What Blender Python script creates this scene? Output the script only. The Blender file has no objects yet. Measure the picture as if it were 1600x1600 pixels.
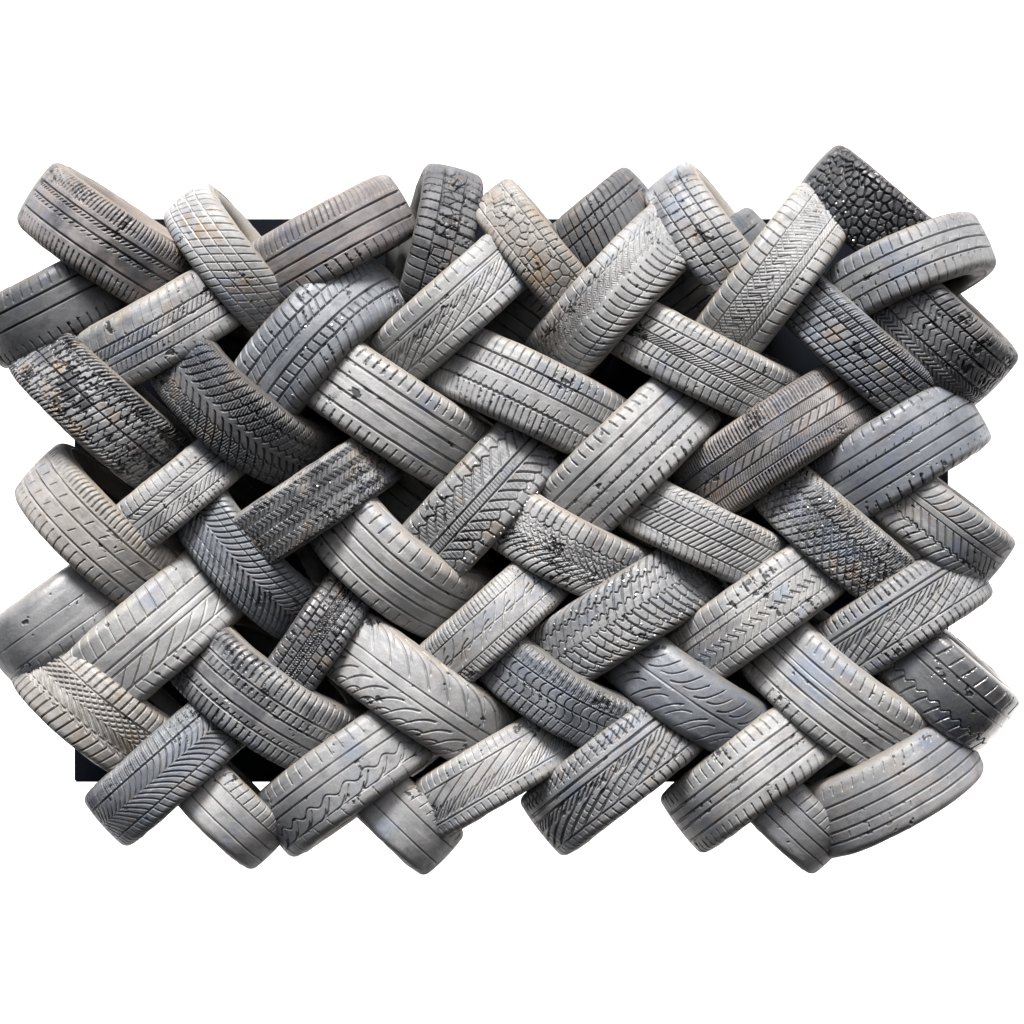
import bpy, math, random
import numpy as np
from mathutils import Matrix, Vector

scn = bpy.context.scene
COL = scn.collection
S = 0.00164            # metres per photograph pixel on the front plane of the stack
D = 6.0                # camera distance to that plane
EXPO = 2.66
RES = 0.0014           # mesh step on the visible tread

# ------------------------------------------------------------------ noise
_lat = {}
def vn(x, y, seed):
    if seed not in _lat:
        _lat[seed] = np.random.default_rng(seed).random((64, 64))
    L = _lat[seed]
    xi = np.floor(x).astype(int); yi = np.floor(y).astype(int)
    fx = x - xi; fy = y - yi
    fx = fx*fx*(3-2*fx); fy = fy*fy*(3-2*fy)
    x0 = xi % 64; x1 = (xi+1) % 64; y0 = yi % 64; y1 = (yi+1) % 64
    return (L[x0, y0]*(1-fx)+L[x1, y0]*fx)*(1-fy)+(L[x0, y1]*(1-fx)+L[x1, y1]*fx)*fy
def fbm(x, y, seed, o=3):
    t = 0; a = .5; s = 0
    for i in range(o):
        t = t+a*vn(x*2**i, y*2**i, seed+i); s += a; a *= .55
    return t/s
def sst(a, b, x):
    t = np.clip((x-a)/(b-a), 0, 1)
    return t*t*(3-2*t)

# ------------------------------------------------------------------ tread pattern operators
# q runs along the circumference, v across (-1 .. 1, +1 the upper shoulder), both in half widths
E = .012
def sm(d, w): return np.clip((w*.36-d)/E+.5, 0, 1)
def rg(v, a, b): return np.clip((v-a)/.03+.5, 0, 1)*np.clip((b-v)/.03+.5, 0, 1)
def tri(x): return 2*np.abs(x-np.floor(x+.5))            # 0..1 triangle
def per(t, p, ph=0): return np.abs(((t/p+ph) % 1)-.5)*p

def op_C(q, v, c, w=.06, d=1, amp=0, p=.5):              # circumferential groove, straight or waved
    return d*sm(np.abs(v-c-amp*(.5-.5*np.cos(2*np.pi*q/p)-.5)), w)
def op_S(q, v, p, w, a, b, k=0, c=0, ph=0, d=1):         # repeated cross slots
    m = (a+b)/2
    f = k*(v-m)+c*(v-m)**2
    g = np.sqrt(1+(k+2*c*(v-m))**2)
    return d*sm(per(q-f, p, ph)/g, w)*rg(v, a, b)
def op_V(q, v, p, w, a, b, k=1., e=1., ph=0, d=1, off=.5):   # mirrored, swept slots
    x = np.abs(v)
    f = k*x**e
    g = np.sqrt(1+(k*e*np.maximum(x, .05)**(e-1))**2)
    o = np.where(v > 0, 0., off*p)
    return d*sm(per(q-f-o, p, ph)/g, w)*rg(x, a, b)
def op_Z(q, v, p, w, a, b, amp=.15, fr=.25, d=.7, ph=0): # zigzag sipes across
    f = amp*tri(v/fr)
    g = np.sqrt(1+(2*amp/fr)**2)
    return d*sm(per(q-f, p, ph)/g, w)*rg(v, a, b)
def op_H(q, v, p, w, a, b, L=.5, c=0, ph=0, d=1):  # dashed long strokes (run mostly along q, slanted)
    # strokes defined with v as a function of q inside each pitch cell
    t = (q/p+ph) % 1
    n = np.floor(q/p+ph)
    vv = a+(b-a)*t/L + c*np.sin(np.pi*np.clip(t/L, 0, 1))
    g = np.sqrt(1+((b-a)/(L*p))**2)
    m = sm(np.abs(v-vv)/g, w)*(t < L)
    tb = np.clip(t/L, 0, 1)
    return d*m*np.clip(np.minimum(tb, 1-tb)*14+.2, 0, 1)
def op_B(q, v, p, w, cols, k=0, d=1, seed=1, dr=.5):     # rows of blocks: cross slots per column, staggered
    h = np.zeros_like(q)
    for i in range(len(cols)-1):
        h = np.maximum(h, op_S(q, v, p, w, cols[i], cols[i+1], k*(1 if i % 2 else -1) if dr < 0 else k, 0, (i*abs(dr)) % 1, d))
    return h
def op_M(q, v, s, w, a, b, d=1, seed=5, an=1.):          # irregular cells
    x = q/s; y = v/s*an
    xi = np.floor(x); yi = np.floor(y)
    R = np.random.default_rng(seed).random((64, 64, 2))*.8+.1
    f1 = np.full(q.shape, 9.); f2 = np.full(q.shape, 9.)
    for i in (-1, 0, 1):
        for j in (-1, 0, 1):
            ci = xi+i; cj = yi+j
            r = R[ci.astype(int) % 64, cj.astype(int) % 64]
            dd = np.hypot(ci+r[..., 0]-x, cj+r[..., 1]-y)
            f2 = np.where(dd < f1, f1, np.minimum(f2, dd)); f1 = np.minimum(f1, dd)
    return d*sm((f2-f1)*s*.5, w)*rg(v, a, b)
def op_D(q, v, p, w, a, b, fr=.33, d=1, k=1.):           # lattice of diamonds
    g = math.sqrt(1+k*k)
    return d*np.maximum(sm(per(q-k*v, p)/g, w), sm(per(q+k*v, p)/g, w))*rg(v, a, b)
def op_K(q, v, p, w, cols, k, d=1, ph=0):                # hooked chain: slots whose slope flips by column (herringbone)
    h = np.zeros_like(q)
    off = 0.
    for i in range(len(cols)-1):
        kk = k if i % 2 == 0 else -k
        a, b = cols[i], cols[i+1]
        f = off+kk*(v-a)
        h = np.maximum(h, d*sm(per(q-f, p, ph)/math.sqrt(1+kk*kk), w)*rg(v, a, b))
        off += kk*(b-a)
    return h
OPS = dict(C=op_C, S=op_S, V=op_V, Z=op_Z, H=op_H, B=op_B, M=op_M, D=op_D, K=op_K)

# ------------------------------------------------------------------ materials
def new_mat(name):
    m = bpy.data.materials.new(name); m.use_nodes = True
    nt = m.node_tree; nt.nodes.clear()
    return m, nt
def nd(nt, t, **kw):
    n = nt.nodes.new(t)
    for k, v in kw.items():
        if k.startswith('i_'):
            key = k[2:]
            key = int(key) if key.isdigit() else key.replace('_', ' ')
            n.inputs[key].default_value = v
        else: setattr(n, k, v)
    return n
def mixc(nt, fac, a, b, mode='MIX'):
    n = nt.nodes.new('ShaderNodeMix'); n.data_type = 'RGBA'; n.blend_type = mode
    for sock, val in ((n.inputs[0], fac), (n.inputs[6], a), (n.inputs[7], b)):
        if hasattr(val, 'links'): nt.links.new(val, sock)
        else: sock.default_value = val if isinstance(val, float) else (*val, 1)
    return n.outputs[2]
def ramp(nt, src, lo, hi):
    n = nd(nt, 'ShaderNodeMapRange'); n.interpolation_type = 'SMOOTHSTEP'
    nt.links.new(src, n.inputs[0]); n.inputs[1].default_value = lo; n.inputs[2].default_value = hi
    return n.outputs[0]

TINT = {   # worn dusty tread colour, second (patchy) colour, bare rubber colour
    'g': ((.165, .165, .165), (.118, .120, .124), (.020, .020, .022)),
    'l': ((.225, .223, .219), (.165, .166, .168), (.022, .022, .023)),
    'b': ((.128, .136, .147), (.085, .092, .104), (.016, .018, .021)),
    'w': ((.200, .190, .177), (.150, .140, .128), (.022, .020, .019)),
    'n': ((.152, .138, .124), (.105, .094, .086), (.018, .016, .015)),
    'r': ((.150, .138, .134), (.112, .104, .103), (.019, .018, .018)),
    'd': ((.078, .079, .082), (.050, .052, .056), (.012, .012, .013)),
    'k': ((.026, .027, .030), (.018, .019, .022), (.010, .010, .012)),
}
def rubber(idx, tint, rough, stain, fill, wet=0.):
    m, nt = new_mat('worn_rubber'); L = nt.links
    A, B, K = [(x[0]*.975, x[1], x[2]*1.03) for x in TINT[tint]]
    rnd = random.Random(idx*7+3)
    tc = nd(nt, 'ShaderNodeTexCoord')
    mp = nd(nt, 'ShaderNodeMapping'); mp.inputs['Location'].default_value = (rnd.uniform(-40, 40), rnd.uniform(-40, 40), rnd.uniform(-40, 40))
    L.new(tc.outputs['Object'], mp.inputs['Vector'])
    def noise(sc, det=4, rgh=.6):
        n = nd(nt, 'ShaderNodeTexNoise'); n.inputs['Scale'].default_value = sc
        n.inputs['Detail'].default_value = det; n.inputs['Roughness'].default_value = rgh
        L.new(mp.outputs[0], n.inputs['Vector']); return n.outputs['Fac']
    big = noise(7, 4); med = noise(26, 5); fine = noise(210, 3, .7); st = noise(11, 5, .65); blue_sheen = noise(5, 3)
    at = lambda nm: nd(nt, 'ShaderNodeAttribute', attribute_name=nm).outputs['Fac']
    c = mixc(nt, ramp(nt, big, .38, .64), A, B)
    c = mixc(nt, ramp(nt, med, .50, .74), c, tuple(x*.74 for x in B))
    c = mixc(nt, ramp(nt, blue_sheen, .55, .70), c, (B[0]*.88, B[1]*.97, B[2]*1.13))  # bluish sheen painted into the rubber colour, in random patches
    f = nd(nt, 'ShaderNodeMath', operation='MULTIPLY'); L.new(ramp(nt, st, .53, .66), f.inputs[0]); f.inputs[1].default_value = min(1., stain*1.25)
    c = mixc(nt, f.outputs[0], c, (.165, .125, .090))
    c = mixc(nt, at('streak'), c, tuple(min(1, x*1.22) for x in A))
    if fill > 0:
        f = nd(nt, 'ShaderNodeMath', operation='MULTIPLY'); L.new(at('fill'), f.inputs[0]); f.inputs[1].default_value = fill
        c = mixc(nt, f.outputs[0], c, (.46, .44, .40))
    dm = nd(nt, 'ShaderNodeMath', operation='MULTIPLY'); L.new(at('edge'), dm.inputs[0]); L.new(ramp(nt, st, .26, .56), dm.inputs[1])
    c = mixc(nt, dm.outputs[0], c, (A[0]*.84, A[1]*.73, A[2]*.58))
    c = mixc(nt, at('bare'), c, (K[0]*1.9, K[1]*1.95, K[2]*2.1))
    c = mixc(nt, at('chip'), c, K)
    sp = mixc(nt, 1.0, c, ramp(nt, fine, .25, .75), 'OVERLAY')
    fm = mixc(nt, .14, c, sp)
    bs = nd(nt, 'ShaderNodeBsdfPrincipled')
    L.new(fm, bs.inputs['Base Color'])
    rr = nd(nt, 'ShaderNodeMapRange'); L.new(med, rr.inputs[0]); rr.inputs[1].default_value = .3; rr.inputs[2].default_value = .7
    rr.inputs[3].default_value = max(.08, rough-.02); rr.inputs[4].default_value = rough+.24
    rb_ = nd(nt, 'ShaderNodeMix'); L.new(at('bare'), rb_.inputs[0]); L.new(rr.outputs[0], rb_.inputs[2]); rb_.inputs[3].default_value = .30
    rc = nd(nt, 'ShaderNodeMix'); L.new(at('chip'), rc.inputs[0]); L.new(rb_.outputs[0], rc.inputs[2]); rc.inputs[3].default_value = .34
    L.new(rc.outputs[0], bs.inputs['Roughness'])
    bs.inputs['Specular IOR Level'].default_value = .48
    if wet > 0:
        bs.inputs['Coat Weight'].default_value = wet; bs.inputs['Coat Roughness'].default_value = .14
    bmp = nd(nt, 'ShaderNodeBump'); bmp.inputs['Strength'].default_value = .16; bmp.inputs['Distance'].default_value = .0012
    ad = nd(nt, 'ShaderNodeMath', operation='ADD'); L.new(fine, ad.inputs[0]); L.new(med, ad.inputs[1])
    L.new(ad.outputs[0], bmp.inputs['Height']); L.new(bmp.outputs[0], bs.inputs['Normal'])
    out = nd(nt, 'ShaderNodeOutputMaterial'); L.new(bs.outputs[0], out.inputs[0])
    return m

def plain(name, col, rough, metal=0, noise_amt=.0, scale=8, spec=.5):
    m, nt = new_mat(name); L = nt.links
    bs = nd(nt, 'ShaderNodeBsdfPrincipled'); bs.inputs['Roughness'].default_value = rough; bs.inputs['Metallic'].default_value = metal; bs.inputs['Specular IOR Level'].default_value = spec
    tc = nd(nt, 'ShaderNodeTexCoord'); n = nd(nt, 'ShaderNodeTexNoise'); n.inputs['Scale'].default_value = scale; n.inputs['Detail'].default_value = 5
    L.new(tc.outputs['Object'], n.inputs['Vector'])
    c = mixc(nt, ramp(nt, n.outputs['Fac'], .35, .65), col, tuple(x*(1-noise_amt) for x in col))
    L.new(c, bs.inputs['Base Color'])
    out = nd(nt, 'ShaderNodeOutputMaterial'); L.new(bs.outputs[0], out.inputs[0])
    return m
STUD = plain('stud_metal', (.78, .78, .76), .30, 1.0, .15, 300)

# ------------------------------------------------------------------ meshes
def mesh_from(name, V, F, mat, parent, attrs=None, smooth=True):
    me = bpy.data.meshes.new(name)
    nv, nf = len(V), len(F)
    me.vertices.add(nv); me.vertices.foreach_set('co', np.ascontiguousarray(V, dtype=np.float32).ravel())
    me.loops.add(nf*4); me.loops.foreach_set('vertex_index', np.ascontiguousarray(F, dtype=np.int32).ravel())
    me.polygons.add(nf); me.polygons.foreach_set('loop_start', np.arange(0, nf*4, 4, dtype=np.int32))
    try: me.polygons.foreach_set('loop_total', np.full(nf, 4, dtype=np.int32))
    except Exception: pass
    me.update(calc_edges=True); me.validate()
    me.polygons.foreach_set('use_smooth', np.full(nf, smooth, dtype=bool))
    for k, a in (attrs or {}).items():
        at = me.attributes.new(k, 'FLOAT', 'POINT'); at.data.foreach_set('value', a.astype(np.float32).ravel())
    me.materials.append(mat)
    o = bpy.data.objects.new(name, me); COL.objects.link(o)
    if parent is not None: o.parent = parent
    return o
def grid_faces(nu, nv, base=0, wrap=True, flip=False):
    i = np.arange(nu if wrap else nu-1)[:, None]; j = np.arange(nv-1)[None, :]
    i2 = (i+1) % nu
    a = i*nv+j; b = i2*nv+j; c = i2*nv+j+1; d = i*nv+j+1
    F = np.stack([a, b, c, d] if not flip else [a, d, c, b], -1).reshape(-1, 4)
    return F+base
def revolve(phi, x, r):
    P = np.empty((len(phi), x.shape[-1], 3))
    P[..., 0] = r[None, :]*np.sin(phi)[:, None] if r.ndim == 1 else r*np.sin(phi)[:, None]
    P[..., 1] = x[None, :] if x.ndim == 1 else x
    P[..., 2] = r[None, :]*np.cos(phi)[:, None] if r.ndim == 1 else r*np.cos(phi)[:, None]
    return P

def stud_mesh():
    V = []; F = []
    n = 8
    rings = [(.0035, -.002), (.0035, .0010), (.0028, .0020), (.0010, .0025)]
    for r, z in rings:
        for k in range(n): V.append((r*math.cos(k*2*math.pi/n), r*math.sin(k*2*math.pi/n), z))
    for i in range(len(rings)-1):
        for k in range(n): F.append((i*n+k, i*n+(k+1) % n, (i+1)*n+(k+1) % n, (i+1)*n+k))
    me = bpy.data.meshes.new('stud'); me.from_pydata(V, [], F+[tuple(3*n+k for k in range(n))]); me.update()
    me.materials.append(STUD); return me
STUD_ME = stud_mesh()

def tyre(idx, cx, cy, ang, w, half, tilt, dy, sq, tint, rough, depth, chip, stain, fill, ops, label, studs=None, wet=0., Rpx=None):
    rng = np.random.default_rng(100+idx)
    hw = w*1.03*S/2
    R = (Rpx or min(190, max(150, half*1.24)))*S
    # ---- placement
    k = (D+dy)/D
    crown = Vector(((cx-800)*S*k, dy, (800-cy)*S*k))
    d = (crown-Vector((0, -D, 0))).normalized()
    th = math.radians(ang)
    right = Vector((1, 0, 0)); right = (right-d*right.dot(d)).normalized(); up = right.cross(d)
    u = right*math.cos(th)+up*math.sin(th); n = -right*math.sin(th)+up*math.cos(th)
    t = math.radians(tilt)
    a = n*math.cos(t)-d*math.sin(t); e = d*math.cos(t)+n*math.sin(t)
    cen = crown+e*R
    root = bpy.data.objects.new('tyre', None); COL.objects.link(root)
    root.empty_display_size = .1
    root.matrix_world = Matrix(((u.x, a.x, -e.x, cen.x), (u.y, a.y, -e.y, cen.y), (u.z, a.z, -e.z, cen.z), (0, 0, 0, 1)))
    root['label'] = label; root['category'] = 'tyre'; root['group'] = 'old tyres woven into a herringbone stack'
    mat = rubber(idx, tint, rough, stain, fill, wet)
    # ---- profile of half a tread: crown arc then rounded shoulder
    xs = sq*hw; dc = .035*hw+.05*hw*(1-sq)
    pts = [(x, -dc*(x/xs)**2.2) for x in np.linspace(0, xs, 40)]
    ex = .985*hw-xs; ey = max(.26*hw, ex*.95)
    sl = math.atan2(2.2*dc/xs, 1.)
    for f in np.linspace(0, 1, 30)[1:]:
        b = sl*.8+(math.pi/2-sl*.8)*f
        pts.append((xs+ex*(math.sin(b)-math.sin(sl*.8))/(1-math.sin(sl*.8)), -dc-ey*(math.cos(sl*.8)-math.cos(b))/math.cos(sl*.8)))
    pts = np.array(pts)
    L = np.concatenate([[0], np.cumsum(np.hypot(*np.diff(pts, axis=0).T))])
    nvh = max(30, int(L[-1]/RES)); ls = np.linspace(0, L[-1], nvh)
    px = np.interp(ls, L, pts[:, 0]); pr = np.interp(ls, L, pts[:, 1])
    x = np.concatenate([-px[:0:-1], px]); r = np.concatenate([pr[:0:-1], pr])+R
    v = np.concatenate([-ls[:0:-1], ls])/L[-1]
    tx = np.gradient(x); tr = np.gradient(r); g = np.hypot(tx, tr); nx = -tr/g; nr = tx/g
    # ---- angles, fine where the front can be seen
    fm = min(1.30, math.asin(min(.97, (half+18)*S/R))+.10)
    fine = np.linspace(-fm, fm, int(2*fm*R/(RES*1.12)))
    rest = np.linspace(fm, 2*math.pi-fm, 46)[1:-1]
    phi = np.concatenate([fine, rest])
    Q = (phi*R/hw)[:, None]+np.zeros((1, len(v))); Vv = v[None, :]+np.zeros((len(phi), 1))
    so = idx*13
    qw = Q+.018*(vn(Q*2.2, Vv*2.2, so+1)-.5); vw = Vv+.009*(vn(Q*1.6, Vv*4, so+2)-.5)
    ph = rng.random()*3
    H = np.zeros_like(Q); FL = np.zeros_like(Q)
    for o in ops:
        h = OPS[o[0]](qw+ph, vw, *o[1:-1], **o[-1]) if isinstance(o[-1], dict) else OPS[o[0]](qw+ph, vw, *o[1:])
        H = np.maximum(H, h)
    worn = .36+1.05*fbm(Q*1.3, Vv*1.8, so+3, 2)          # grooves worn shallow here and there
    FL = H*sst(.30, .6, fbm(Q*2.2, Vv*2.5, so+4, 2))
    H = H*np.clip(worn, .30, 1.1)
    # ---- broken-out rubber: flecks that hang on the groove edges and a few torn patches
    f1 = fbm(Q*9, Vv*15, so+5, 2); f2 = fbm(Q*1.5, Vv*1.5, so+7, 2); f3 = fbm(Q*4.5, Vv*5.5, so+9, 3)
    near = np.clip(H*1.3, 0, 1)
    nb = near.copy()
    for s in (1, 2, 3): nb = np.maximum(nb, np.maximum(np.roll(near, s, 0), np.roll(near, -s, 1)))
    th1 = .75-.20*chip
    C = sst(th1, th1+.05, f1*.55+f2*.45)*nb
    th2 = .80-.19*chip
    C = np.maximum(C, sst(th2, th2+.035, f3*.55+f2*.45))
    lump = (fbm(Q*5, Vv*6, so+11, 3)-.5)*.0009+(fbm(Q*.8, Vv*1., so+12, 2)-.5)*.004
    disp = -H*depth*1.25-C*.0026+lump*(1-H*.5)+(fbm(Q*26, Vv*26, so+13, 2)-.5)*.00035
    disp *= sst(1.0, .95, np.abs(Vv))
    disp[len(fine):] *= 0
    rr = r[None, :]+disp*nr[None, :]; xx = x[None, :]+disp*nx[None, :]
    P = revolve(phi, xx, rr)
    nu, nv = len(phi), len(v)
    V1 = P.reshape(-1, 3); F1 = grid_faces(nu, nv)
    # inner liner of the carcass under the tread
    phc = np.linspace(0, 2*math.pi, 65)[:-1]
    xi = np.linspace(-.93*hw, .93*hw, 7); ri = R-.017-.05*hw*(xi/hw)**2-.10*hw*(np.abs(xi)/hw)**6
    V2 = revolve(phc, xi, ri).reshape(-1, 3); F2 = grid_faces(64, 7, len(V1), flip=True)
    ST = sst(.60, .82, fbm(Q*.9, Vv*7, so+15, 3))*.75
    BA = sst(.53, .66, fbm(Q*1.3, Vv*1.2, so+17, 3))*min(.80, max(0, (chip-.32)*1.9))
    BA *= .55+.45*fbm(Q*9, Vv*9, so+18, 2)
    ED = sst(.64, .96, np.abs(Vv)+.22*(fbm(Q*2.5, Vv*2, so+19, 3)-.5))*.62
    z = np.zeros(len(V2))
    tread = mesh_from('tread', np.vstack([V1, V2]), np.vstack([F1, F2]), mat, root,
                      {'chip': np.concatenate([C.ravel()*.92, z]), 'streak': np.concatenate([ST.ravel(), z]), 'fill': np.concatenate([FL.ravel(), z]), 'bare': np.concatenate([BA.ravel(), z]), 'edge': np.concatenate([ED.ravel(), z])})
    # ---- sidewalls with bead and thickness
    rs = r[-1]; rb = R*.615
    prof = [(.985, 0.), (1.0, .10), (1.003, .2), (1.012, .205), (1.012, .225), (1.003, .23), (1.0, .36), (.985, .5), (.95, .66), (.88, .82), (.80, .93), (.72, .985), (.66, 1.0), (.60, .985), (.66, .90), (.78, .80), (.86, .66), (.90, .5), (.92, .3), (.925, .1)]
    for sgn in (1, -1):
        sx = np.array([p[0]*hw*sgn for p in prof]); sr = np.array([rs+(rb-rs)*p[1] for p in prof])
        ps = np.linspace(0, 2*math.pi, 161)[:-1]
        wob = (vn(ps[:, None]*6+np.zeros((1, len(prof))), np.arange(len(prof))[None, :]*.7+np.zeros((160, 1)), so+20)-.5)*.0025
        wob[:, 0] = 0
        Ps = revolve(ps, sx[None, :]+wob*sgn, sr[None, :]+np.zeros((160, 1)))
        mesh_from('sidewall', Ps.reshape(-1, 3), grid_faces(160, len(prof), flip=(sgn < 0)), mat, root, {'edge': np.full(160*len(prof), .7)})
    # ---- metal studs
    if studs:
        rs_ = random.Random(idx)
        for (sq_, sv_) in studs:
            i = int(np.argmin(np.abs(phi[:len(fine)]-sq_*hw/R))); j = int(np.argmin(np.abs(v-sv_)))
            p = Vector(P[i, j]); nn = Vector((nr[j]*math.sin(phi[i]), nx[j], nr[j]*math.cos(phi[i]))).normalized()
            so_ = bpy.data.objects.new('stud', STUD_ME); COL.objects.link(so_); so_.parent = tread
            so_.matrix_local = Matrix.Translation(p) @ nn.to_track_quat('Z', 'Y').to_matrix().to_4x4()
    return root

def stud_rows(seed, n, q=1.6, vs=(-.75, -.5, .5, .75), jit=.12):
    r = random.Random(seed); out = []
    for i in range(n):
        out.append((-q+2*q*(i+r.random()*.6)/n, r.choice(vs)+r.uniform(-jit, jit)))
    return out

# ---- reusable groups of grooves
def ribs(cs, w=.065, d=1): return [('C', c, w, d) for c in cs]
def slit(p, w=.045, a=.62, b=.93, k=.1, both=True, ph=0, c=0, d=.85):
    o = [('S', p, w, a, b, k, c, ph, d)]
    if both: o.append(('S', p, w, -b, -a, -k, c, ph+.4, d))
    return o

T = []
def t(*a, **k): T.append((a, k))
# cx, cy, angle, width, half length, tilt, depth offset, squareness, tint, roughness, groove depth, chips, stain, light fill, pattern, label
t(172,388,-34,118,122,4,0,.72,'r',.5,.008,.75,.35,0,
  [*ribs((-.36,.06,.36)),('S',.13,.04,.5,.95,.12,0,0,.9),('S',.17,.045,-.95,-.5,-.15,0,0,.9),('S',.14,.035,.24,.36,1.2),('S',.2,.035,-.05,.06,1.2)],
  'dusty brown-grey tyre with ribbed shoulders and saw-toothed grooves in the top left corner', Rpx=155)
t(96,472,27,112,105,0,.05,.72,'d',.5,.007,.4,.1,0,
  [*ribs((0,.4)),*slit(.3,.05,.5,.95)],
  'dark tyre with wide cross slits at the left edge below the corner tyre', Rpx=140)
t(256,515,29.5,112,132,3,0,.7,'l',.5,.006,.55,.3,.1,
  [*ribs((.3,.02,-.16,-.45),.055),('S',.30,.045,.34,.9,.35,.3,0,.8),('S',.16,.04,.04,.27,.9,0,0,.8),('S',.17,.035,-.42,-.2,.5,0,0,.7),('S',.3,.04,-.9,-.6,-.2,0,0,.5)],
  'pale grey tyre with short cross sipes and black chips, under the brown corner tyre')
t(360,420,-51,92,108,6,.02,.66,'l',.55,.004,.25,.95,.95,
  [*ribs((-.5,-.2,.12,.42),.05),('S',.34,.045,-.5,.9,.9,0,0,.9),('S',.3,.045,-.9,-.5,.5)],
  'small tyre with dust-filled pale diagonal grooves and a brown-stained shoulder', Rpx=140)
t(500,382,29,110,128,-2,.02,.72,'r',.5,.007,.45,.35,0,
  [*ribs((-.42,-.08,.28)),('S',.19,.045,.4,.95,.2),('S',.32,.045,-.95,-.5,-.2)],
  'reddish-grey ribbed tyre behind the small dust-filled tyre, reaching the top edge', Rpx=158)
t(472,526,47,128,142,-13,0,.7,'b',.42,.006,.5,.15,0,
  [*ribs((.42,.12,-.18,-.45),.06),('S',.27,.06,.42,.97,.25,.5),('S',.22,.045,.14,.4,.5),('S',.24,.05,-.43,-.2,-.15),('S',.28,.05,-.97,-.5,.4,0,0,.8)],
  'blue-grey tyre with bowed block shoulder and tread of small bricks, standing steeply',
  studs=stud_rows(5,7,1.4,(-.3,0,-.6)))
t(691,392,76,96,100,5,.10,.7,'d',.6,.009,.85,.2,0,
  [*ribs((-.3,.34),.07),('B',.34,.06,(-1,-.3,.34,1),.15),('M',.42,.03,-.3,.34,.7)],
  'dark weathered tyre standing almost upright with cracked square blocks', Rpx=138)
t(709,481,41.5,104,142,0,0,.78,'l',.48,.004,.3,.1,.2,
  [('C',.36,.07),('C',.28,.03,.5),('C',-.42,.06),('S',.36,.05,.56,.93,.05,.5),('S',.33,.05,-.93,-.52,-.15,0,.2),
   ('S',.22,.04,-.02,.16,2.2),('S',.62,.045,-.42,.1,3.2),('S',.62,.035,-.38,-.1,3.2,0,.35,.8),('S',.31,.03,-.3,-.06,-.3,0,0,.6)],
  'pale nearly bald tyre with long diagonal feather grooves, right of the blue-grey brick tyre')
t(606,643,-33.5,128,158,3,0,.78,'l',.45,.008,.4,.12,0,
  [*ribs((.44,.14,-.16,-.47),.07),('S',.26,.055,.56,.9,.12),('S',.26,.055,-.9,-.58,.12)],
  'large light ribbed tyre with four straight grooves and slits down both shoulders, left of centre')
t(846,407,-50,84,112,2,.02,.74,'w',.55,.005,.35,.9,.25,
  [*ribs((.52,-.52),.06),('M',.36,.045,-.5,.5),('S',.3,.05,.55,.97,.2),('S',.28,.05,-.97,-.55,-.2)],
  'tan tyre with a mosaic of crazy-paved cells at the top edge', Rpx=142)
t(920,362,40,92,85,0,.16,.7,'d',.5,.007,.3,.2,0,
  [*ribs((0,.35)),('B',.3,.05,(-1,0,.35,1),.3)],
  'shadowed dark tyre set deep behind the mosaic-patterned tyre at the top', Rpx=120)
t(956,458,47.5,112,142,-3,0,.76,'l',.48,.006,.5,.25,.1,
  [('S',.25,.055,-.96,-.06,-.55,.75,0,.95),('S',.25,.05,.05,.6,1.35,1.2,.3,.85),('S',.33,.04,.52,.97,.15,0,0,.55),('C',-.52,.03,.7,.03,.25),('C',.5,.03,.6),('Z',.08,.025,.1,.5,.1,.2,.3)],
  'pale winter tyre with swept curved V grooves and a black scuff at its upper end')
t(1112,388,-52,94,100,4,.03,.72,'l',.52,.006,.7,.5,.1,
  [*ribs((-.45,-.02,.42),.055),('B',.36,.055,(-1,-.45,-.02,.42,1),.2)],
  'pale square-block tyre with black scuffs at the top, right of the swept V tyre', Rpx=142)
t(1200,444,53.5,112,145,0,0,.76,'l',.5,.005,.3,.2,.1,
  [*ribs((-.28,-.47),.055),('C',.42,.04,.8),('S',.33,.05,.42,.96,.2,.5),('K',.27,.04,(-.26,-.02,.2,.42),1.1),('S',.12,.03,-.24,.4,-.9,0,0,.5),('S',.14,.03,-.45,-.3,1.5,0,0,.6),('S',.36,.045,-.97,-.5,-.25)],
  'warm grey tyre with herringbone centre and fine sipes, standing steeply near the top right', Rpx=172)
t(1362,338,-40,112,90,0,.06,.7,'k',.4,.010,.2,.05,0,
  [('M',.22,.06,-.95,.95)],
  'black studded tyre with cobbled lumps in the top right',
  studs=stud_rows(14,22,1.5,(-.75,-.5,-.25,0)), wet=.1, Rpx=125)
t(1400,413,25,96,128,-9,0,.74,'g',.5,.006,.35,.15,0,
  [*ribs((.36,.02,-.34),.06),('S',.34,.05,.42,.97,.05),('S',.34,.05,-.97,-.42,.05),('S',.5,.03,-.28,-.16,.5,0,0,.6),('S',.5,.03,.04,.14,.5,0,.4,.6)],
  'grey bowed tyre with three grooves and evenly slit shoulders by the top right corner', Rpx=150)
t(1336,545,-41.5,96,138,3,.01,.8,'b',.42,.009,.55,.55,0,
  [*ribs((.58,.28,-.05,-.35,-.62),.05),('B',.30,.055,(-1,-.62,-.35,-.05,.28,.58,1),.45,1,1,.35),('S',.1,.03,.3,.95,.45,0,0,.45)],
  'dark blue-grey tyre with glossy square blocks and a rusty lower shoulder')
t(1450,512,-43,122,118,3,.03,.74,'d',.5,.008,.8,.1,0,
  [*ribs((.5,.15,-.3),.05),('Z',.16,.04,-.95,-.3,.2,.3),('Z',.2,.035,-.3,.5,.15,.4,.8),('S',.22,.04,.5,.95,.4)],
  'dark tyre with ragged zigzag sipes at the right edge below the bowed grey tyre', Rpx=146)
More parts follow.
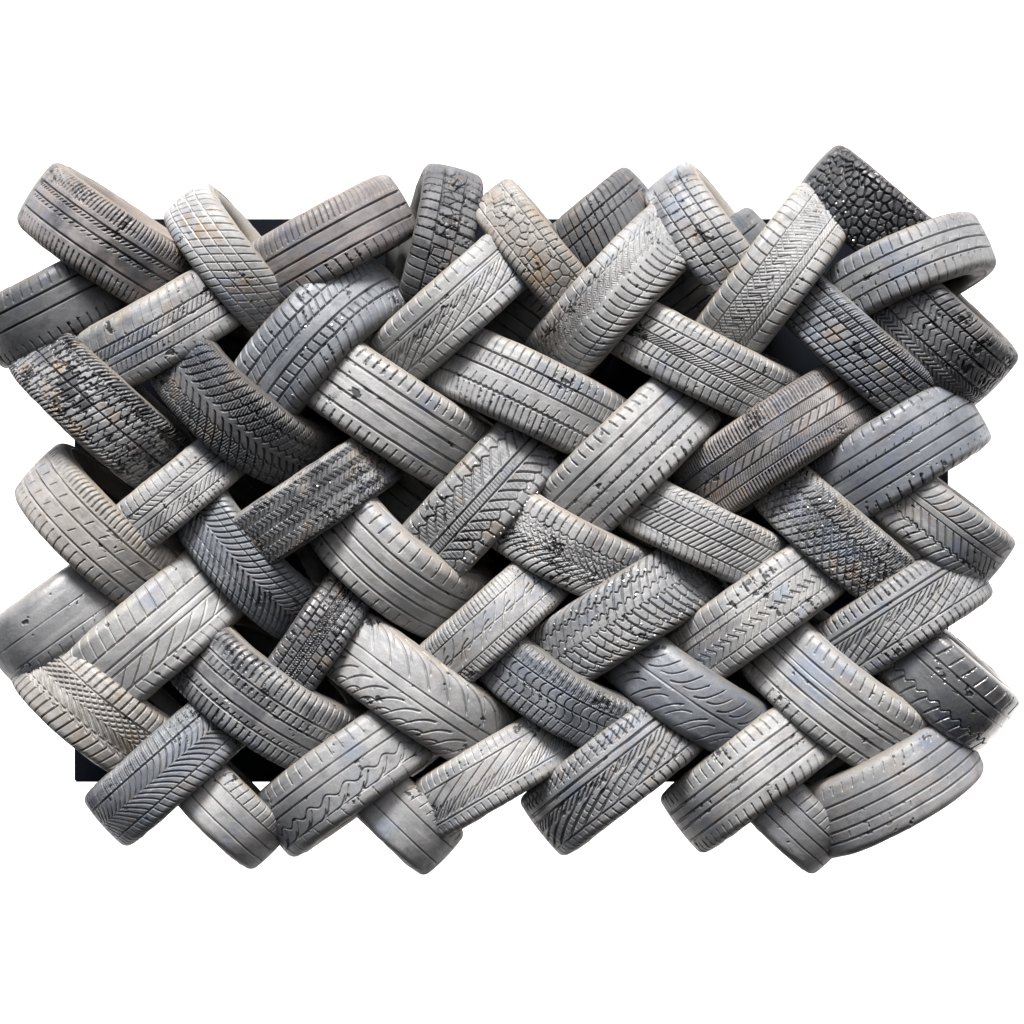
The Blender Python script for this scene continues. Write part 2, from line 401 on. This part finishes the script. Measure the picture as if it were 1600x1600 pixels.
t(156,644,-43,116,140,4,0,.8,'g',.5,.008,.95,.7,0,
  [('C',.0,.055),('C',.55,.06,.9,.14,.2),('C',.28,.05,.9,.14,.22),('C',-.28,.05,.9,.14,.22),('C',-.6,.06,.9,.14,.2),('S',.24,.05,-.6,.55,.4),('S',.14,.05,.6,.95,.8),('S',.16,.05,-.95,-.62,.8)],
  'dirty chipped tyre with jagged wavy blocks and one straight centre groove at the left edge', Rpx=165)
t(352,652,-41,120,140,17,0,.72,'d',.48,.009,.4,.25,0,
  [('V',.27,.055,.05,.98,.75,.6),('C',.5,.045,.9,.06,.27),('C',.12,.04,.9,.06,.27),('C',-.3,.04,.9,.06,.27),('C',-.6,.04,.8,.06,.27),('S',.07,.028,.16,.95,-.2,0,0,.45),('S',.075,.028,-.95,-.3,.3,0,0,.45)],
  'dark bowed winter tyre with curved rows of siped blocks, left of the large ribbed tyre')
t(262,782,39.5,88,116,0,.01,.72,'l',.5,.005,.55,.1,.1,
  [*ribs((.36,.1,-.12,-.5),.05),('S',.3,.045,.4,.95,.1),('S',.26,.035,.14,.32,-1.2,0,0,.7),('S',.26,.04,-.46,-.18,1.6,0,0,.8),('S',.22,.045,-.9,-.52,-.15)],
  'small pale tyre with little dashes along its ribs, below the jagged dirty tyre')
t(152,848,-43,114,140,9,0,.74,'w',.5,.008,.3,.3,.35,
  [*ribs((.42,.02,-.4),.06),('S',.17,.055,.5,.95,.1,.6),('S',.3,.04,-.95,-.5,-.1,.8),('S',.55,.035,.1,.30,.6,.8,0,.7),('S',.55,.03,-.3,-.12,.6,.8,.4,.6)],
  'cream-grey ribbed tyre with close slits along its upper shoulder at the left edge', Rpx=160)
t(100,958,36,112,92,0,.04,.66,'g',.38,.003,.35,.05,0,
  [('C',-.45,.04,.6),('C',.1,.04,.5),('S',.4,.05,-.9,-.55,.3,0,0,.9)],
  'smooth bald tyre cut off at the left edge beneath the cream-grey tyre', Rpx=135)
t(241,991,41,136,150,0,0,.78,'l',.46,.005,.35,.1,.45,
  [*ribs((.34,.04,-.12,-.5),.055),('S',.30,.045,.36,.95,.25),('S',.5,.04,-.5,-.14,1.9,-1.2),('S',.28,.04,-.92,-.56,-.3,0,0,.7)],
  'broad pale tyre with smooth ribs, fine shoulder cuts and forked diagonal lines at the left')
t(374,884,-47.5,102,134,11,.04,.74,'b',.42,.008,.45,.2,0,
  [('V',.24,.055,.04,.98,.9,.55),('C',.62,.028,.7),('C',.36,.028,.7),('C',-.36,.03,.7),('C',-.66,.03,.7),('S',.24,.04,-.5,.0,-.9)],
  'dark blue-grey tyre with fanning curved grooves and small bricks, right of the broad pale tyre')
t(487,784,33.8,96,126,0,-.03,.82,'g',.45,.007,.8,.5,0,
  [('Z',.21,.06,-.90,.90,.17,.37,.95),('Z',.07,.034,-.88,.88,.17,.37,.55)],
  'muddy tyre covered in tight zigzag sipes with a bluish sheen in the middle',
  studs=stud_rows(25,6,1.2,(-.6,.7,.2)))
t(592,887,-41,128,138,17,.012,.76,'l',.48,.008,.3,.15,.25,
  [*ribs((.40,.10,-.16,-.46),.065),('S',.34,.04,.52,.9,.08),('S',.34,.04,-.92,-.56,.1)],
  'smooth light bowed tyre with four wide grooves below the zigzag tyre')
t(742,789,47.5,122,150,0,.012,.82,'g',.45,.008,.4,.4,0,
  [('C',.09,.055),('C',-.13,.055),('S',.35,.06,.14,.52,1.2,.8,0,1),('S',.35,.06,.52,.98,.15,0,.25,1),('S',.35,.06,-.54,-.18,-1.2,-.8,.4,1),('S',.35,.06,-.98,-.54,-.15,0,.65,1),('C',.53,.05,.9,.09,.35),('C',-.55,.05,.9,.09,.35),('S',.085,.03,-.11,.07,.1,0,0,.35),('S',.1,.028,-.5,-.2,.1,0,0,.3),('S',.1,.028,.2,.5,-.1,0,0,.3)],
  'studded tyre with bold blocks beside a plain centre rib, in the middle of the stack',
  studs=stud_rows(27,30,1.6,(-.82,-.6,.62,.84),.06))
t(828,611,-25.5,120,162,-3,.01,.76,'l',.46,.007,.45,.12,0,
  [*ribs((.45,.08,-.34),.055),('C',-.34,.07,.9,.05,.16),('S',.25,.04,.48,.96,.05),('S',.17,.035,.12,.42,.1,0,0,.75),('S',.18,.045,-.97,-.4,-.1),('S',.3,.035,-.3,-.1,.3,0,0,.7)],
  'light blue-grey ribbed tyre lying flatter than the rest, right of the large light ribbed tyre')
t(1090,566,-27,104,152,2,.01,.76,'l',.48,.006,.5,.12,.1,
  [*ribs((.46,.12,-.1,-.42),.05),('S',.25,.05,.5,.96,.15,.3),('S',.24,.045,.16,.42,.7),('S',.12,.035,-.08,.1,1.6),('S',.22,.045,-.4,-.12,.3),('S',.26,.045,-.96,-.46,-.1)],
  'light tyre with rows of small rounded bricks, above the slick pale tyre right of centre')
t(977,719,44,128,150,0,0,.82,'l',.42,.007,.35,.12,0,
  [*ribs((.42,.12,-.16,-.44),.06),('S',.27,.06,.6,.9,-.15),('S',.27,.055,-.92,-.6,.2),('S',.2,.03,-.17,-.1,.4,0,0,.7),('S',.2,.03,-.46,-.38,.4,0,0,.7)],
  'broad silvery slick tyre with four grooves and bold shoulder slits right of centre')
t(1203,690,34,118,158,-3,.01,.8,'r',.45,.008,.5,.5,0,
  [*ribs((.36,.08,-.2,-.46),.045),('S',.10,.045,.42,.95,.1,0,0,.8),('S',.3,.07,.4,.8,.1),('S',.075,.03,.1,.34,1.2,0,0,.6),('S',.085,.035,-.44,-.22,.6,0,0,.7),('S',.1,.05,-.95,-.5,.15,0,0,.9),('S',.3,.035,-.18,.06,1.3)],
  'purplish-brown tyre with thick comb-like sipes and narrow ribs right of the silvery slick tyre')
t(1391,715,32,126,140,0,.01,.8,'b',.36,.006,.3,.1,0,
  [*ribs((.42,.12,-.18,-.46),.05),('S',.30,.055,.66,.93,.1),('S',.32,.055,-.93,-.62,.2),('S',.26,.028,.1,.2,.8,0,0,.6)],
  'smooth bluish slick tyre with short shoulder nicks at the right edge', Rpx=160)
t(1302,838,-41,106,134,4,.01,.84,'g',.5,.009,.55,.55,0,
  [('D',.30,.06,-.92,.3,.3,1,.9),('K',.26,.055,(-.1,.25,.55,.92),-.9),('S',.08,.025,-.5,.9,.3,0,0,.4)],
  'studded tyre with pointed diamond lugs and pale dusty shoulder',
  studs=stud_rows(33,20,1.5,(-.75,-.4,0,.5)))
t(1446,806,-38,106,112,2,.03,.74,'g',.48,.007,.35,.3,.25,
  [('C',.3,.05),('C',.12,.03,.8),('C',-.35,.05,.9,.08,.3),('S',.3,.06,-.96,-.4,.5,1.0),('S',.3,.05,-.35,.1,-.9),('S',.3,.05,.34,.95,.6,-1)],
  'violet-grey tyre with curved hooked grooves at the right edge below the bluish slick tyre', Rpx=146)
t(872,858,-28.5,108,142,8,.01,.74,'l',.5,.007,.6,.35,0,
  [('S',.26,.05,.38,.96,.1,.3),('S',.26,.05,-.15,.40,-1.0,1.2,.2),('S',.24,.05,-.96,-.12,.9,1.0),('C',.38,.04,.9,.06,.26),('C',.12,.035,.9,.08,.26),('C',-.14,.035,.9,.08,.24),('C',-.44,.035,.8,.06,.24),('M',.13,.03,-.4,.3,.35)],
  'grey winter tyre with small crackled centre blocks, below the silvery slick tyre')
t(1083,828,-26,98,140,1,.01,.76,'l',.52,.006,.35,.2,.2,
  [*ribs((.44,-.44,0),.045),('S',.22,.05,.46,.96,.15,.8),('S',.2,.05,.02,.42,.9),('S',.2,.05,-.42,-.02,.9,0,.4),('S',.22,.05,-.96,-.46,-.15,-.8),('S',.22,.03,.6,.8,1.5,0,.5,.6)],
  'light tyre with slanted parallel slots down the middle and rounded shoulder bricks')
t(768,974,42,97,135,0,0,.76,'l',.5,.005,.4,.25,.4,
  [*ribs((.45,-.02,-.42),.04),('S',.16,.045,.48,.97,.15),('S',.17,.045,-.97,-.46,-.1),('H',.9,.055,-.38,.12,.9,.13),('H',.9,.05,-.1,.40,.8,-.12,.35,.8),('H',.9,.045,-.3,.36,.7,.1,.7,.7)],
  'pale tyre with wandering flame-like lines between finely slit shoulders, low centre')
t(961,968,32.5,118,152,-2,0,.80,'g',.42,.009,.35,.15,0,
  [('S',.27,.06,.0,.96,.75,.5,0,1),('S',.27,.06,-.96,-.02,-.75,.5,.45,1),('C',-.34,.04,.8,.1,.27),('C',-.06,.04,.8,.1,.27),('C',.22,.04,.8,.1,.27),('C',.52,.05,.9,.08,.27),('C',-.62,.04,.8,.1,.27)],
  'large grey studded tyre with herringbone blocks and shiny studs, low right of centre',
  studs=stud_rows(38,34,1.7,(-.7,-.45,0,.3,.62)))
t(1184,955,35.5,110,152,0,.01,.78,'l',.5,.005,.4,.15,.6,
  [*ribs((.42,.2,-.48),.045),('S',.30,.04,.46,.96,.1),('S',.3,.03,.24,.4,.6,0,0,.6),('K',.27,.045,(-.46,-.24,-.02,.2),1.1),('C',-.14,.03,.7,.1,.27),('S',.28,.05,-.96,-.5,-.2)],
  'pale tyre with square shoulder blocks and a fish-scale centre with dark scales')
t(1060,1084,-34.5,108,134,7,.01,.6,'b',.42,.005,.4,.1,0,
  [('C',.02,.06,.6),('H',.8,.05,.14,.70,.9,-.12),('H',.8,.045,.2,.6,.8,-.1,.5,.8),('H',.8,.05,-.80,-.14,.9,.10),('H',.8,.045,-.62,-.2,.8,.1,.5,.8)],
  'smooth rounded blue-grey tyre with feather-shaped cuts either side of a centre line')
t(1292,1093,-39,130,148,9,0,.78,'l',.46,.007,.35,.2,.25,
  [*ribs((.40,.04,-.2,-.5),.06),('C',.16,.03,.5),('S',.28,.055,.55,.86,-.2),('S',.28,.05,-.92,-.56,.2,0,0,.8)],
  'large warm grey bowed tyre with wide ribs and slit shoulders at the lower right')
t(1394,968,33,112,142,0,.01,.78,'g',.46,.007,.4,.15,0,
  [('C',.36,.07),('C',.22,.05),('C',-.5,.05),('S',.22,.06,.5,.93,-.1),('S',.22,.045,-.02,.18,2.0),('S',.6,.05,-.48,.08,3.2),('S',.6,.04,-.44,-.1,3.2,0,.4),('S',.3,.035,-.4,-.05,-.4,0,0,.7),('S',.24,.05,-.93,-.58,-.15)],
  'tyre with ladder-like diagonal feather grooves and slit shoulders above the glossy dark tyre', Rpx=165)
t(1456,1056,-42,120,110,3,.03,.76,'d',.16,.005,.15,.05,0,
  [*ribs((.36,.1),.05),('C',-.4,.05,.9,.12,.4),('S',.4,.07,-.80,-.42,.5,.6),('S',.42,.06,.42,.80,.4)],
  'glossy wet dark tyre with bright reflections at the right edge', wet=.55, Rpx=140)
t(152,1122,-38.5,122,130,9,0,.78,'w',.5,.008,.3,.5,.05,
  [('C',.40,.06),('C',-.30,.06),('S',.22,.07,.44,.97,.15),('V',.26,.06,.0,.4,2.0),('S',.26,.05,-.28,.38,-1.5),('S',.28,.055,-.97,-.34,.4)],
  'beige tyre with chunky shoulder lugs and branching V grooves at the lower left edge', Rpx=158)
t(270,1192,42,108,130,0,0,.74,'b',.45,.007,.4,.2,.1,
  [('C',.44,.06),('S',.24,.055,.48,.97,.2),('S',.24,.05,.0,.42,.9,-1.6),('S',.24,.045,-.5,-.02,-1.3,-1.2),('C',-.5,.04,.8),('S',.24,.045,-.96,-.5,-.5),('S',.07,.025,.5,.9,.2,0,0,.4)],
  'blue-grey winter tyre with curved leaf cuts and finely siped upper shoulder at the lower left', Rpx=150)
t(402,1108,-34.5,126,158,14,0,.74,'g',.44,.007,.85,.15,0,
  [*ribs((.36,.08,-.2,-.44),.055),('S',.19,.055,.42,.97,.12,.4),('S',.19,.05,-.97,-.5,.15,-.4),('S',.19,.06,.12,.3,.1,0,0,.8),('S',.19,.04,-.42,-.34,.4)],
  'bowed tyre with bright shoulder blocks and rows of black pock marks at the lower left')
t(490,1004,55.5,86,118,0,.02,.78,'d',.36,.009,.7,.45,0,
  [*ribs((.5,.22,0,-.2,-.5),.05),('B',.30,.06,(-1,-.5,-.2,0,.22,.5,1),.15,1,1,.4),('Z',.1,.03,-.2,.22,.08,.12)],
  'small dark steep tyre with shiny wet blocks and a rusty edge', wet=.35)
t(646,1082,-34.5,122,152,4,0,.66,'l',.45,.0055,.3,.15,.05,
  [*ribs((.12,-.14),.05),('H',1.2,.055,.80,.22,.85,.12),('H',1.2,.055,.80,.22,.85,.12,.5),('H',1.2,.045,.92,.5,.5,.10,.3),('H',1.2,.045,.92,.5,.5,.10,.8),('H',1.0,.055,-.88,-.26,.85,.13),('H',1.0,.055,-.88,-.26,.85,.13,.5),('H',1.0,.045,-.96,-.62,.5,.10,.3),('H',1.0,.045,-.96,-.62,.5,.10,.8)],
  'smooth pale tyre with long leaf-shaped grooves either side of a plain centre rib')
t(857,1092,-32,98,142,15,0,.74,'b',.42,.007,.6,.15,0,
  [*ribs((.38,.02,-.36),.05),('S',.24,.045,.42,.97,.1),('S',.12,.03,.45,.9,.1,0,0,.5),('S',.3,.05,.05,.34,.2,3.0),('S',.3,.05,-.33,-.02,-.2,-3.0,.4),('S',.24,.045,-.97,-.4,.2)],
  'bowed bluish tyre with rows of arc-shaped cuts and shiny upper shoulder, low centre')
t(548,1202,35.5,118,140,-2,0,.76,'g',.46,.006,.35,.12,.35,
  [*ribs((.36,.08),.055),('C',-.22,.05,1,.14,.62),('H',.62,.055,-.52,-.24,.7,-.08,.1),('H',.62,.045,-.56,-.40,.7,-.06,.5),('S',.34,.05,.5,.94,-.05),('C',-.56,.03,.7),('S',.5,.035,-.95,-.6,-.2,0,0,.6)],
  'grey tyre with a wavy rope-like groove at the bottom edge left of centre', Rpx=165)
t(772,1206,30.5,100,128,0,.01,.76,'l',.5,.005,.4,.2,.5,
  [('C',.42,.045),('C',-.46,.05),('S',.26,.045,.5,.93,.1),('S',.26,.045,-.92,-.54,-.1),('S',.7,.05,-.40,.4,2.6),('S',.16,.035,-.38,-.05,1.6,0,0,.8)],
  'pale tyre with dust-filled slanting feather lines at the bottom edge in the middle')
t(968,1198,38,120,148,0,0,.78,'g',.45,.008,.4,.25,0,
  [('C',.34,.08),('C',.16,.06),('C',-.58,.05),('S',.24,.055,.48,.93,-.1),('S',.24,.035,.52,.7,2.,0,.5,.6),('S',.22,.05,-.08,.12,2.0),('S',.62,.05,-.56,.0,3.0),('S',.62,.045,-.5,-.16,3.0,0,.4),('S',.22,.04,-.5,-.2,-.4,0,0,.7),('S',.26,.05,-.95,-.62,-.2)],
  'tyre with two wide grooves and dark ladder-like diagonal slots at the bottom edge', Rpx=168)
t(1185,1198,37,118,138,0,.01,.78,'l',.48,.007,.5,.2,.25,
  [*ribs((.36,.1,-.1,-.42),.06),('S',.27,.045,.5,.94,-.1),('S',.27,.05,-.95,-.56,.2,0,0,.9)],
  'pale plain ribbed tyre at the bottom edge below the large warm grey tyre', Rpx=165)
t(1392,1244,28,122,138,10,0,.76,'g',.48,.006,.3,.2,.1,
  [*ribs((.34,.04,-.24,-.5),.06),('S',.3,.04,.55,.75,.4,0,0,.6),('S',.6,.03,-.42,-.3,.4,0,0,.6)],
  'smooth grey bowed tyre with four shallow grooves in the bottom right corner', Rpx=160)
t(350,1264,-44,96,80,4,.05,.74,'l',.5,.006,.3,.1,.4,
  [*ribs((0,-.4,.4),.05),('S',.3,.045,.45,.95,.2)],
  'pale rib tyre low on the bottom edge, left of the rope-grooved tyre', Rpx=106)
t(622,1270,-44,98,80,2,.06,.74,'l',.5,.005,.3,.2,.2,
  [*ribs((.3,-.3),.05),('S',.34,.04,.5,.9,.3,0,0,.6)],
  'pale plain tyre low on the bottom edge, right of the rope-grooved tyre', Rpx=106)
t(1226,1268,-44,98,80,2,.06,.74,'g',.48,.006,.3,.1,.2,
  [*ribs((.34,-.05,-.4),.05),('S',.3,.045,.4,.95,.2)],
  'grey tyre low on the bottom edge, right of the plain ribbed tyre', Rpx=106)

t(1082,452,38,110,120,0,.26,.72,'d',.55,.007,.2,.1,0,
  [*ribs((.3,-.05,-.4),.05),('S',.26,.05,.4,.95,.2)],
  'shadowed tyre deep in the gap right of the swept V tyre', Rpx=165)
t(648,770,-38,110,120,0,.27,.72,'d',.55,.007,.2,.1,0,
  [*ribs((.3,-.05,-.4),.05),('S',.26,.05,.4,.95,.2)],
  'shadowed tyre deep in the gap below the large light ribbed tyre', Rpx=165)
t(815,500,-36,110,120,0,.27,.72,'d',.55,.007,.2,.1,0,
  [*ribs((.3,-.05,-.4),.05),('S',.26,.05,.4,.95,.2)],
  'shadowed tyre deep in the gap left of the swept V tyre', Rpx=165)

for i, (a_, k_) in enumerate(T):
    tyre(i, *a_, **k_)
def box(name, x0, x1, y0, y1, z0, z1, mat, bev=.004):
    import bmesh
    bm = bmesh.new(); bmesh.ops.create_cube(bm, size=1)
    for v_ in bm.verts: v_.co = Vector(((x0+x1)/2+v_.co.x*(x1-x0), (y0+y1)/2+v_.co.y*(y1-y0), (z0+z1)/2+v_.co.z*(z1-z0)))
    bmesh.ops.bevel(bm, geom=bm.edges[:], offset=bev, segments=2, affect='EDGES')
    me = bpy.data.meshes.new(name); bm.to_mesh(me); bm.free(); me.materials.append(mat)
    o = bpy.data.objects.new(name, me); COL.objects.link(o); return o
YB = .74; kb = (D+YB)/D
PX = lambda p, y=YB: (p-800)*S*(D+y)/D
PZ = lambda p, y=YB: (800-p)*S*(D+y)/D
o = box('gap_shade_panel', PX(116), PX(1482), YB, YB+.06, PZ(1222), PZ(342), plain('gap_shade_black', (.004, .006, .010), .9, 0, .5, 3, .1))  # near-black panel added to stand in for the darkness between the tyres
o['label'] = 'blue-black panel added behind the tyres to darken the gaps'; o['category'] = 'shade panel'
YP = .50
o = box('post', PX(602, YP), PX(622, YP), YP, YP+.05, PZ(560, YP), PZ(336, YP), plain('dark_steel', (.05, .056, .066), .7, 0, .3, 9))
o['label'] = 'dark grey upright post in the gap left of the upright weathered tyre'; o['category'] = 'post'

# plain white backdrop wall well behind the stack
xb = np.linspace(-11, 11, 12); zb = np.linspace(-6, 7, 8)
Vb = [(x_, 3.2, z_) for x_ in xb for z_ in zb]
bd = mesh_from('backdrop', np.array(Vb), grid_faces(12, 8, wrap=False), plain('white_backdrop', (.88, .88, .88), .9, 0, .01, 1), None)
bd['kind'] = 'structure'

# ------------------------------------------------------------------ light, camera, output
EL, AZ = math.radians(57), math.radians(-12)      # sun high behind the camera, a little to the left
w = bpy.data.worlds.new('World'); scn.world = w; w.use_nodes = True
nt = w.node_tree; nt.nodes.clear()
sky = nd(nt, 'ShaderNodeTexSky'); sky.sky_type = 'NISHITA'; sky.sun_disc = False
sky.sun_elevation = EL; sky.sun_rotation = math.pi+AZ; sky.dust_density = 6.; sky.air_density = 1.; sky.ozone_density = 1.
bg = nd(nt, 'ShaderNodeBackground'); bg.inputs['Strength'].default_value = .032
ow = nd(nt, 'ShaderNodeOutputWorld'); nt.links.new(sky.outputs[0], bg.inputs[0]); nt.links.new(bg.outputs[0], ow.inputs[0])
sl_ = bpy.data.lights.new('sun', 'SUN'); sl_.energy = 1.5; sl_.angle = math.radians(18); sl_.color = (1, .985, .965)
so_ = bpy.data.objects.new('sun', sl_); COL.objects.link(so_)
dv = Vector((math.sin(AZ)*math.cos(EL), -math.cos(AZ)*math.cos(EL), math.sin(EL)))
so_.rotation_euler = (-dv).to_track_quat('-Z', 'Y').to_euler(); so_.location = dv*8

cam = bpy.data.cameras.new('camera'); co = bpy.data.objects.new('camera', cam); COL.objects.link(co)
co.location = (0, -D, 0); co.rotation_euler = (math.pi/2, 0, 0)
cam.sensor_width = 36; cam.lens = 36*D/(1600*S); cam.clip_end = 200; cam.clip_start = .1
scn.camera = co
vs = scn.view_settings; vs.view_transform = 'Standard'; vs.look = 'None'; vs.exposure = EXPO; vs.gamma = 1; vs.use_curve_mapping = False
